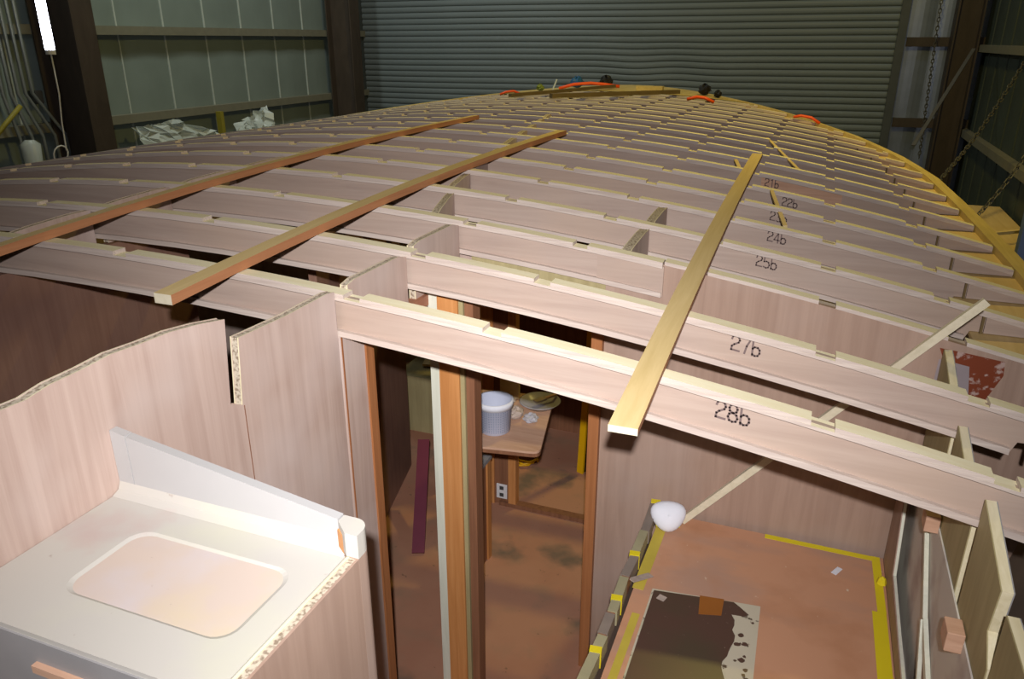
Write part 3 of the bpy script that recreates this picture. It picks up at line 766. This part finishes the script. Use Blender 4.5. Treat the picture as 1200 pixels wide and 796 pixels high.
lv = thing('yellow_level', (-1.447, 2.854, SOLE), 'long yellow level standing upright at the end of the passage', 'level')
make('bar_body', MB().bar((-1.447, 2.854, SOLE), (-1.40, 2.89, -0.75), 0.054, 0.02, up=(0.35, 1, 0)), 'yellow_level', lv)
make('dark_edge', MB().bar((-1.419, 2.868, SOLE + 0.003), (-1.372, 2.904, -0.75), 0.006, 0.024, up=(0.35, 1, 0)), 'black', lv)
pts = []
for k in range(40):
    a = k * 0.6; r = 0.11 + 0.02 * math.sin(k * 1.7)
    pts.append((-1.93 + r * 1.2 * math.cos(a), 2.87 + r * math.sin(a), SOLE + 0.012 + 0.0013 * k))
tag(make('cable_coil', MB().tube(pts, 0.008, 6), 'yellow_level', smooth=True), 'coiled yellow and black cable on the floor beyond the table', 'cable')
tag(make('tool_bag', MB().box(-2.08, -1.86, 3.06, 3.18, SOLE, SOLE + 0.12), 'black', bevel=0.02), 'small black bag on the floor behind the yellow cable coil', 'bag')
tag(make('purple_board', MB().bar((-2.13, 1.515, SOLE + 0.012), (-2.37, 2.10, -1.845), 0.08, 0.018, up=(0.1, -0.3, 1)), 'purple_paint'), 'purple painted board leaning inside the side doorway', 'board')
tag(make('green_ply_scrap', MB().prism([(-2.95, 3.2, -1.82), (-2.65, 3.25, -1.82), (-2.6, 3.9, -1.75), (-3.1, 3.9, -1.75)], (0, 0, 0.02)), 'shelf_ply'), 'pale plywood scrap seen far back through the side doorway', 'scrap')
tag(make('locker_box', MB().box(-3.1, -2.6, 3.0, 4.0, SOLE, -1.83), 'olive_ply'), 'olive locker box under the plywood scrap in the side cabin', 'box')

# ================================================================== WHITE CABINET, bottom left
ic = thing('white_cabinet', (-1.2, -1.13, -1.6), 'white primed cabinet top with a shallow rounded recess, bottom left', 'cabinet')
XA, XB_, YA, YBk, ZT = -1.548, -0.905, -1.352, -0.928, -0.272
rx0, rx1, ry0, ry1 = -1.385, -0.968, -1.246, -1.03
k = 6; rr = 0.045; arcs = []
for (cx, cy, a0) in ((rx0 + rr, ry0 + rr, math.pi), (rx1 - rr, ry0 + rr, 1.5 * math.pi), (rx1 - rr, ry1 - rr, 0), (rx0 + rr, ry1 - rr, 0.5 * math.pi)):
    arcs.append([(cx + rr * math.cos(a0 + math.pi / 2 * i / k), cy + rr * math.sin(a0 + math.pi / 2 * i / k)) for i in range(k + 1)])
mb = MB()
outer = [(XA, YA), (XB_, YA), (XB_, YBk), (XA, YBk)]
vs = [(x, y, ZT) for x, y in outer] + [(x, y, ZT) for a in arcs for x, y in a]
fs = []
for c in range(4):
    base = 4 + c * (k + 1)
    for i in range(k): fs.append((c, base + i + 1, base + i))
    nb = 4 + ((c + 1) % 4) * (k + 1)
    fs.append((c, (c + 1) % 4, nb, base + k))
mb.add(vs, fs)
mb.add([(x, y, ZT) for x, y in outer] + [(x, y, ZT - 0.03) for x, y in outer], [(0, 4, 5, 1), (1, 5, 6, 2), (2, 6, 7, 3), (3, 7, 4, 0)])
make('worktop', mb, 'primer', ic)
loop = [p for a in arcs for p in a]
cxm, cym = (rx0 + rx1) / 2, (ry0 + ry1) / 2
low = [(cxm + (x - cxm) * 0.955, cym + (y - cym) * 0.935) for x, y in loop]
mb = MB(); n = len(loop)
mb.add([(x, y, ZT) for x, y in loop] + [(x, y, ZT - 0.004) for x, y in low], [(i, (i + 1) % n, n + (i + 1) % n, n + i) for i in range(n)])
make('recess_edge', mb, 'primer', ic, smooth=False)
make('recess', MB().prism([(x, y, ZT - 0.008) for x, y in low], (0, 0, 0.004)), 'primer_recess', ic)
# back board, its top sloping down to the right
yb0 = YBk
make('backboard', MB().prism([(-1.50, yb0, ZT), (-0.932, yb0, ZT), (-0.932, yb0, -0.200), (-1.50, yb0, -0.116)], (0, 0.022, 0)), 'primer_white', ic)
make('backboard_end', MB().prism([(XA, yb0, ZT), (-1.503, yb0, ZT), (-1.503, yb0, -0.115), (XA, yb0, -0.108)], (0, 0.022, 0)), 'primer_white', ic)
make('backboard_cove', MB().prism([(XA, yb0 - 0.028, ZT + 0.0005), (XA, yb0, ZT + 0.0005), (XA, yb0, ZT + 0.028), (XA, yb0 - 0.008, ZT + 0.009)], (0.64, 0, 0)), 'primer', ic)
# right side panel with its ply edge showing
XO = -0.864
make('side_panel', MB().box(XO - 0.006, XO, YA, YBk - 0.0345, -1.6, ZT + 0.012), 'brown_ply', ic)
mb = MB().box(XO - 0.022, XO - 0.0065, YA, YBk - 0.035, ZT - 0.03, ZT + 0.010)
make('edge_core', mb, 'core', ic)
make('edge_skin', MB().box(XO - 0.028, XO - 0.0225, YA, YBk - 0.035, ZT - 0.03, ZT + 0.0125), 'edge_ply', ic)
cx_, cy_ = XO - 0.034, YBk - 0.012
outer_ = [(XO, YBk - 0.034)] + [(cx_ + 0.034 * math.cos(a), cy_ + 0.034 * math.sin(a)) for a in [i * math.pi / 16 for i in range(0, 9)]] + [(XO - 0.066, YBk + 0.022), (XO - 0.066, YBk - 0.002), (XO - 0.03, YBk - 0.034)]
make('corner_post', MB().prism([(x, y, -1.6) for x, y in outer_], (0, 0, 1.6 + ZT + 0.012)), 'brown_ply', ic)
make('corner_cap', MB().prism([(x, y, ZT + 0.0125) for x, y in outer_], (0, 0, -0.203 - ZT - 0.0125)), 'primer', ic)
make('corner_block', MB().prism([(XO - 0.066, YBk - 0.001, ZT + 0.001), (XO - 0.03, YBk - 0.001, ZT + 0.001), (XO - 0.03, YBk - 0.03, ZT + 0.001), (XO - 0.066, YBk - 0.008, ZT + 0.001)], (0, 0, 0.05)), 'teak', ic)
make('back_panel', MB().box(XA, XO - 0.07, YBk + 0.022, YBk + 0.03, -1.6, -0.28), 'panel_ply', ic)
make('front_panel', MB().box(XA, XO - 0.006, YA - 0.004, YA + 0.008, -1.6, ZT - 0.012), 'grey_primer', ic)
make('front_cleat', MB().box(-1.32, -1.16, YA - 0.016, YA - 0.004, -0.352, -0.335), 'block_wood', ic)

# ================================================================== RIGHT: bunk, tapes, panels
bk = thing('bunk_platform', (-0.1, 0.4, SOLE), 'brown plywood bunk platform edged in yellow tape, lower right', 'bunk')
BZ = -1.29
make('platform', MB().box(-0.542, 0.395, -0.9, 0.984, BZ - 0.025, BZ), 'bunk_ply', bk)
make('front_panel', MB().box(-0.60, -0.575, -0.9, 0.984, SOLE, BZ - 0.03), 'brown_ply', bk)
def tape(name, pts, w, mat, parent, z=0.0012):
    mb = MB()
    for a, b_ in zip(pts, pts[1:]): mb.bar(a, b_, w, z)
    return make(name, mb, mat, parent)
tape('yellow_tape', [(-0.08, 0.968, BZ + 0.001), (0.36, 0.965, BZ + 0.001)], 0.03, 'yellow_tape', bk)
tape('yellow_tape', [(0.365, 0.982, BZ + 0.0014), (0.372, 0.62, BZ + 0.0014)], 0.032, 'yellow_tape', bk)
tape('yellow_tape', [(0.362, 0.62, BZ + 0.0014), (0.368, -0.4, BZ + 0.0014)], 0.05, 'yellow_tape', bk)
tape('inner_tape', [(-0.515, 0.93, BZ + 0.001), (-0.525, 0.42, BZ + 0.001)], 0.045, 'tape_old', bk)
tape('inner_tape', [(-0.50, 0.28, BZ + 0.001), (-0.51, -0.4, BZ + 0.001)], 0.03, 'tape_old', bk)
make('tape_wad', MB().lathe((0.378, 0.80, BZ), [(0.0, 0.0), (0.02, 0.006), (0.014, 0.03), (0.0, 0.04)], 7), 'yellow_tape', bk)
rl = thing('bunk_fiddle_rail', (-0.57, 0.4, BZ), 'raised bunk rail wrapped in masking tape with yellow tape bands', 'rail')
xr_ = lambda y: -0.565 - 0.012 * (0.93 - y)
make('rail_board', MB().bar((xr_(0.97), 0.97, BZ + 0.032), (xr_(-0.6), -0.6, BZ + 0.032), 0.03, 0.064), 'teak_dark', rl)
segs = [(0.965, 0.72, 'masking_grey'), (0.72, 0.56, 'masking'), (0.56, 0.40, 'masking_grey'), (0.39, 0.18, 'masking'), (0.17, 0.06, 'masking_grey'), (0.05, -0.18, 'masking'), (-0.19, -0.5, 'masking_grey')]
for i, (a, c, m_) in enumerate(segs):
    dx = 0.004 * ((i * 37) % 3 - 1)
    make('masking_wrap', MB().bar((xr_(a) + dx, a, BZ + 0.036), (xr_(c) - dx, c, BZ + 0.036 + 0.002 * (i % 2)), 0.036, 0.064), m_, rl)
for y in (0.955, 0.545, 0.255, -0.03):
    make('yellow_band', MB().bar((xr_(y) - 0.002, y + 0.018, BZ + 0.037), (xr_(y) + 0.002, y - 0.012, BZ + 0.037), 0.042, 0.068), 'yellow_tape', rl)
make('loose_tape_end', MB().bar((-0.55, 0.40, BZ + 0.05), (-0.49, 0.50, BZ + 0.02), 0.03, 0.003), 'brush_rag', rl)
# resin-stained sheet with brown square
sh = thing('resin_sheet', (-0.27, 0.1, BZ), 'white sheet mostly covered in dark brown resin lying on the bunk', 'sheet')
make('sheet', MB().prism([(-0.470, 0.44, BZ + 0.0015), (-0.472, -0.35, BZ + 0.0015), (-0.05, -0.30, BZ + 0.0015), (-0.062, 0.487, BZ + 0.0015)], (0, 0, 0.0025)), 'resin_sheet', sh)
rnd = random.Random(2)
edge = [(-0.462, 0.430), (-0.465, -0.345), (-0.14, -0.31)]
for i in range(26):
    y = -0.30 + 0.70 * i / 25
    edge.append((-0.135 - 0.03 * rnd.random() - (0.02 if i < 12 else 0.0), y))
edge += [(-0.115, 0.405), (-0.10, 0.42), (-0.135, 0.452), (-0.16, 0.472), (-0.21, 0.466)]
make('resin_layer', MB().prism([(x, y, BZ + 0.004) for x, y in edge], (0, 0, 0.002)), 'resin', sh)
make('brown_square', MB().prism([(-0.288, 0.462, BZ + 0.006), (-0.278, 0.355, BZ + 0.006), (-0.196, 0.378, BZ + 0.006), (-0.197, 0.474, BZ + 0.006)], (0, 0, 0.0015)), 'resin_square', sh)
for i in range(14):
    x = -0.125 + 0.06 * rnd.random(); y = -0.1 + 0.53 * rnd.random(); r = 0.004 + 0.010 * rnd.random()
    q = [(x + r * (0.6 + 0.6 * rnd.random()) * math.cos(a), y + r * (0.6 + 0.6 * rnd.random()) * math.sin(a), BZ + 0.004) for a in [j * math.pi / 4 for j in range(8)]]
    make('resin_fleck', MB().prism(q, (0, 0, 0.001)), 'resin', sh)
make('film_scrap', MB().bar((-0.44, 0.40, BZ + 0.0065), (-0.41, 0.39, BZ + 0.0065), 0.03, 0.001), 'brush_rag', sh)
tag(make('paper_scrap', MB().bar((0.20, 0.80, BZ + 0.002), (0.225, 0.845, BZ + 0.004), 0.022, 0.002), 'mask_white'), 'tiny white scrap on the bunk near the yellow tape corner', 'scrap')
# dust mask
dm = thing('dust_mask', (-0.49, 0.86, BZ + 0.06), 'white dust mask resting on the far corner of the bunk rail', 'mask')
mc = Vector((-0.492, 0.862, BZ + 0.075)); mn = Vector((0.25, -0.85, 0.55)).normalized()
mx_ = mn.cross(Vector((0, 0, 1))).normalized(); my_ = mx_.cross(mn).normalized()
rings = []
for i in range(9):
    t = i / 8 * 0.98; r = math.sqrt(1 - t * t)
    rings.append([mc + mx_ * (0.076 * r * math.cos(a) * (1 + 0.12 * math.sin(a))) + my_ * (0.066 * r * math.sin(a) + 0.006 * math.cos(2 * a) * r) + mn * (0.045 * t + 0.006 * abs(math.cos(a)) * (1 - t)) for a in [k2 * math.pi / 12 for k2 in range(24)]])
rings.append([mc + mn * 0.0452] * 24)
make('cup', MB().loft(rings, True, False), 'mask_white', dm, smooth=True, solid=0.003)
make('nose_clip', MB().bar(mc + my_ * 0.045 + mn * 0.027 - mx_ * 0.02, mc + my_ * 0.045 + mn * 0.027 + mx_ * 0.02, 0.008, 0.003, up=mn), 'outlet_white', dm)
make('strap', MB().tube([mc - mx_ * 0.064, mc - mx_ * 0.05 - my_ * 0.05, mc - my_ * 0.064, mc + mx_ * 0.05 - my_ * 0.05, mc + mx_ * 0.064], 0.0025, 6), 'yellow_tape', dm)
# stick leaning across the bulkhead
tag(make('brace_stick', MB().bar((-0.437, 0.935, BZ + 0.012), (0.545, 0.962, -0.125), 0.030, 0.022, up=(0, -1, 0)), 'pine_pale'), 'grey pale stick leaning from the bunk corner up over the bulkhead top', 'stick')

# bunk backboard, cavity strips and blocks, ply side panels
def ply_side(Yz, x, t, label, name='ply_panel', face='olive_ply', edge='edge_ply'):
    th = thing(name, (x, Yz[0][0], -1.2), label, 'panel')
    make('inner_face', MB().prism([(x, y, z) for y, z in Yz], (0.003, 0, 0)), face, th)
    make('edge_ply', MB().prism([(x + 0.003, y, z) for y, z in Yz], (t - 0.006, 0, 0)), edge, th)
    make('outer_face', MB().prism([(x + t - 0.003, y, z) for y, z in Yz], (0.003, 0, 0)), 'grey_primer', th)
    return th
PX = 0.45
ply_side([(0.565, -1.35), (0.992, -1.35), (0.992, -0.335), (0.94, -0.342), (0.565, -0.43)], PX, 0.03, 'olive plywood side panel between the bulkhead and the 27b beam')
ply_side([(0.085, -1.35), (0.50, -1.35), (0.50, -0.415), (0.085, -0.50)], PX, 0.03, 'olive plywood side panel between the 27b and 28b beams')
ply_side([(-0.335, -1.6), (0.018, -1.5), (0.018, -0.42), (0.17, -0.42)][0:2] + [(0.018, -0.40), (-0.286, -0.468), (-0.268, -0.60), (-0.335, -0.66)], PX, 0.03, 'olive plywood side panel with a tapered near end just behind the 28b beam')
ply_side([(-0.80, -1.6), (-0.345, -1.6), (-0.345, -0.49), (-0.80, -0.49)], PX + 0.005, 0.03, 'nearest olive plywood side panel at the lower right corner')
bb = thing('bunk_backboard', (0.40, 0.7, BZ), 'brown bunk backboard with a pale sawn edge beside the yellow tape', 'board')
pY = [(0.975, BZ), (0.975, -0.75), (0.87, -0.78), (0.80, -0.95), (0.72, -1.18), (0.21, -1.22), (-0.5, -1.24), (-0.5, BZ)]
make('board', MB().prism([(0.396, y, z) for y, z in pY], (0.004, 0, 0)), 'brown_ply', bb)
make('board_edge', MB().prism([(0.400, y, z) for y, z in pY], (0.010, 0, 0)), 'pale_lipping', bb)
cv = thing('cavity_lining', (0.47, 0.3, -1.4), 'pale grey lining and strips in the gap beside the bunk', 'lining')
make('lining', MB().prism([(0.412, -0.6, -1.36), (0.449, -0.6, -1.36), (0.449, 0.97, -1.36), (0.412, 0.97, -1.36)], (0, 0, 0.02)), 'hull_grey', cv)
make('strip', MB().bar((0.438, 0.70, -0.74), (0.432, 0.25, -1.0), 0.02, 0.014, up=(1, 0, 0)), 'pale_lipping', cv)
make('strip', MB().bar((0.432, 0.25, -1.0), (0.440, -0.05, -1.14), 0.03, 0.014, up=(1, 0, 0)), 'pale_lipping', cv)
make('strip', MB().bar((0.425, 0.25, -1.0), (0.43, 0.0, -1.30), 0.02, 0.012, up=(1, 0, 0)), 'pale_lipping', cv)
make('lining', MB().box(0.444, 0.449, -0.6, 0.97, -1.34, -0.75), 'hull_grey', cv)
for y, z, lab in ((0.44, -0.738, 'pinkish wood block on the side panel just under the 28b beam'), (-0.11, -0.756, 'pinkish wood block on the side panel at the lower right, nearest the camera')):
    o = make('wood_block', MB().box(0.402, 0.446, y - 0.035, y + 0.035, z - 0.032, z + 0.030), 'block_wood', bevel=0.003)
    tag(o, lab, 'block')

# ================================================================== LOOSE BATTENS
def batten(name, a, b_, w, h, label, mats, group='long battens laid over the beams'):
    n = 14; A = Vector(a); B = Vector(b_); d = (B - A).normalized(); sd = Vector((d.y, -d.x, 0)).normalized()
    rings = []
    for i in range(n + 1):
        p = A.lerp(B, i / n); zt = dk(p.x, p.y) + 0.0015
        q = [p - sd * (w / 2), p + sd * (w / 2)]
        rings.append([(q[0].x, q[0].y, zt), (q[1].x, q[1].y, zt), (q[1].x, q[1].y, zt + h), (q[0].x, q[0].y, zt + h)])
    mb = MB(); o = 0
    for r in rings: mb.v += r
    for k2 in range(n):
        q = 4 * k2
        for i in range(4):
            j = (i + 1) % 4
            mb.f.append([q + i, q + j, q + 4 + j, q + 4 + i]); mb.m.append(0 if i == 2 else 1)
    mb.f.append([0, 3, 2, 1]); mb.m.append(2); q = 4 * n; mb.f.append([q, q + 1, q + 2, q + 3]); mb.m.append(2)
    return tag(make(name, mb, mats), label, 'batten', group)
batten('deck_batten', (-1.985, -0.295, 0), (-1.955, 3.80, 0), 0.072, 0.034, 'middle yellow pine batten laid fore and aft, its sawn end over the dark cabin', ['pine', 'pine_shaded_side', 'pine_pale'])
batten('deck_batten', (-2.90, -1.2, 0), (-2.965, 4.45, 0), 0.05, 0.034, 'leftmost yellow pine batten laid fore and aft, its side painted red brown for shade', ['pine', 'pine_shaded_side', 'pine_pale'])
batten('deck_batten', (-0.462, -0.335, 0), (-0.515, 4.28, 0), 0.078, 0.02, 'flat yellow batten in front of the stenciled numbers, its end over the bunk', ['pine', 'pine_shaded_side', 'pine_pale'])
def stick(a, b_, w, h, label, mat='pine', name='loose_stick'):
    return tag(make(name, MB().bar(a, b_, w, h), mat), label, 'stick', 'loose sticks lying on the beams')
stick((-0.317, 2.93, -0.125), (-0.195, 2.22, -0.185), 0.022, 0.012, 'short pale stick between the 22b and 24b beams covering part of the 23b number')
stick((-0.64, 3.90, -0.082), (-0.57, 3.60, -0.115), 0.025, 0.012, 'short pale stick left of the far end of the flat right batten')
stick((-0.535, 5.68, -0.115), (-0.20, 4.08, -0.155), 0.022, 0.012, 'thin pale stick slanting under the far beams right of the flat batten')
# timbers and clamps on the foredeck
def lie(a, b_, w, h, label, mat, lift=0.002):
    A = Vector((a[0], a[1], dk(a[0], a[1]) + h / 2 + lift)); B = Vector((b_[0], b_[1], dk(b_[0], b_[1]) + h / 2 + lift))
    return tag(make('loose_timber', MB().bar(A, B, w, h), mat), label, 'timber')
lie((-3.72, 7.2), (-3.0, 9.6), 0.05, 0.04, 'dark thin timber lying across the far left of the foredeck', 'timber_dark', 0.03)
lie((-3.12, 7.0), (-1.95, 9.0), 0.055, 0.05, 'long pale edged timber lying across the middle of the foredeck', 'timber_dark', 0.03)
def hose(pts, r, mat, label):
    P = [(x, y, dk(x, y) + z) for x, y, z in pts]
    return tag(make('orange_hose', MB().tube(P, r, 8), mat, smooth=True), label, 'hose')
hose([(-4.3, 8.3, 0.02), (-4.22, 8.33, 0.05), (-4.12, 8.36, 0.055), (-4.05, 8.4, 0.02)], 0.016, 'orange', 'short orange hose piece at the left of the foredeck')
hose([(-3.78, 9.35, 0.03), (-3.58, 9.45, 0.08), (-3.35, 9.55, 0.09), (-3.15, 9.62, 0.07), (-2.95, 9.7, 0.04)], 0.022, 'orange', 'longer orange hose lying in the heap at the middle of the foredeck')
hose([(-1.72, 8.3, 0.02), (-1.6, 8.3, 0.06), (-1.5, 8.3, 0.06), (-1.38, 8.3, 0.02)], 0.02, 'orange', 'short orange hose loop right of the foredeck timbers')
hose([(-0.40, 7.95, 0.02), (-0.32, 7.96, 0.05), (-0.2, 7.97, 0.05), (-0.1, 7.92, 0.01)], 0.016, 'orange', 'orange hose arching over the right sheer edge')
def lump(c, r, mat, label, name, cat, seed=1, sq=0.8):
    return crumple(name, (c[0], c[1], dk(c[0], c[1]) + 0.016), r, mat, label, cat, seed, sq)
lump((-1.66, 9.4), 0.09, 'black', 'dark lump of gear right of the orange loop on the foredeck', 'dark_bag', 'bag', 2)
lump((-1.45, 9.2), 0.06, 'black', 'smaller dark lump of gear farthest right on the foredeck', 'dark_bag', 'bag', 3)
lump((-3.2, 9.86), 0.10, 'black', 'dark heap of gear behind the orange hose on the foredeck', 'dark_bag', 'bag', 4)
lump((-3.95, 9.0), 0.06, 'green_clamp', 'small green tool at the left end of the foredeck timbers', 'green_tool', 'tool', 5)
lump((-3.62, 9.75), 0.10, 'blue_plastic', 'blue plastic wrap behind the foredeck timbers', 'blue_wrap', 'wrap', 6)
x, y = -3.80, 9.1
tag(make('white_scraper', MB().bar((x, y, dk(x, y) + 0.01), (x + 0.06, y + 0.02, dk(x, y) + 0.17), 0.05, 0.02), 'pvc'), 'upright white scraper left of the blue wrap on the foredeck', 'scraper')
x, y = -2.35, 9.45
tag(make('wood_offcut', MB().box(x - 0.28, x + 0.1, y - 0.06, y + 0.06, dk(x, y) + 0.02, dk(x, y) + 0.08), 'sheer_pine'), 'pale wood block lying flat at the middle of the foredeck', 'offcut')
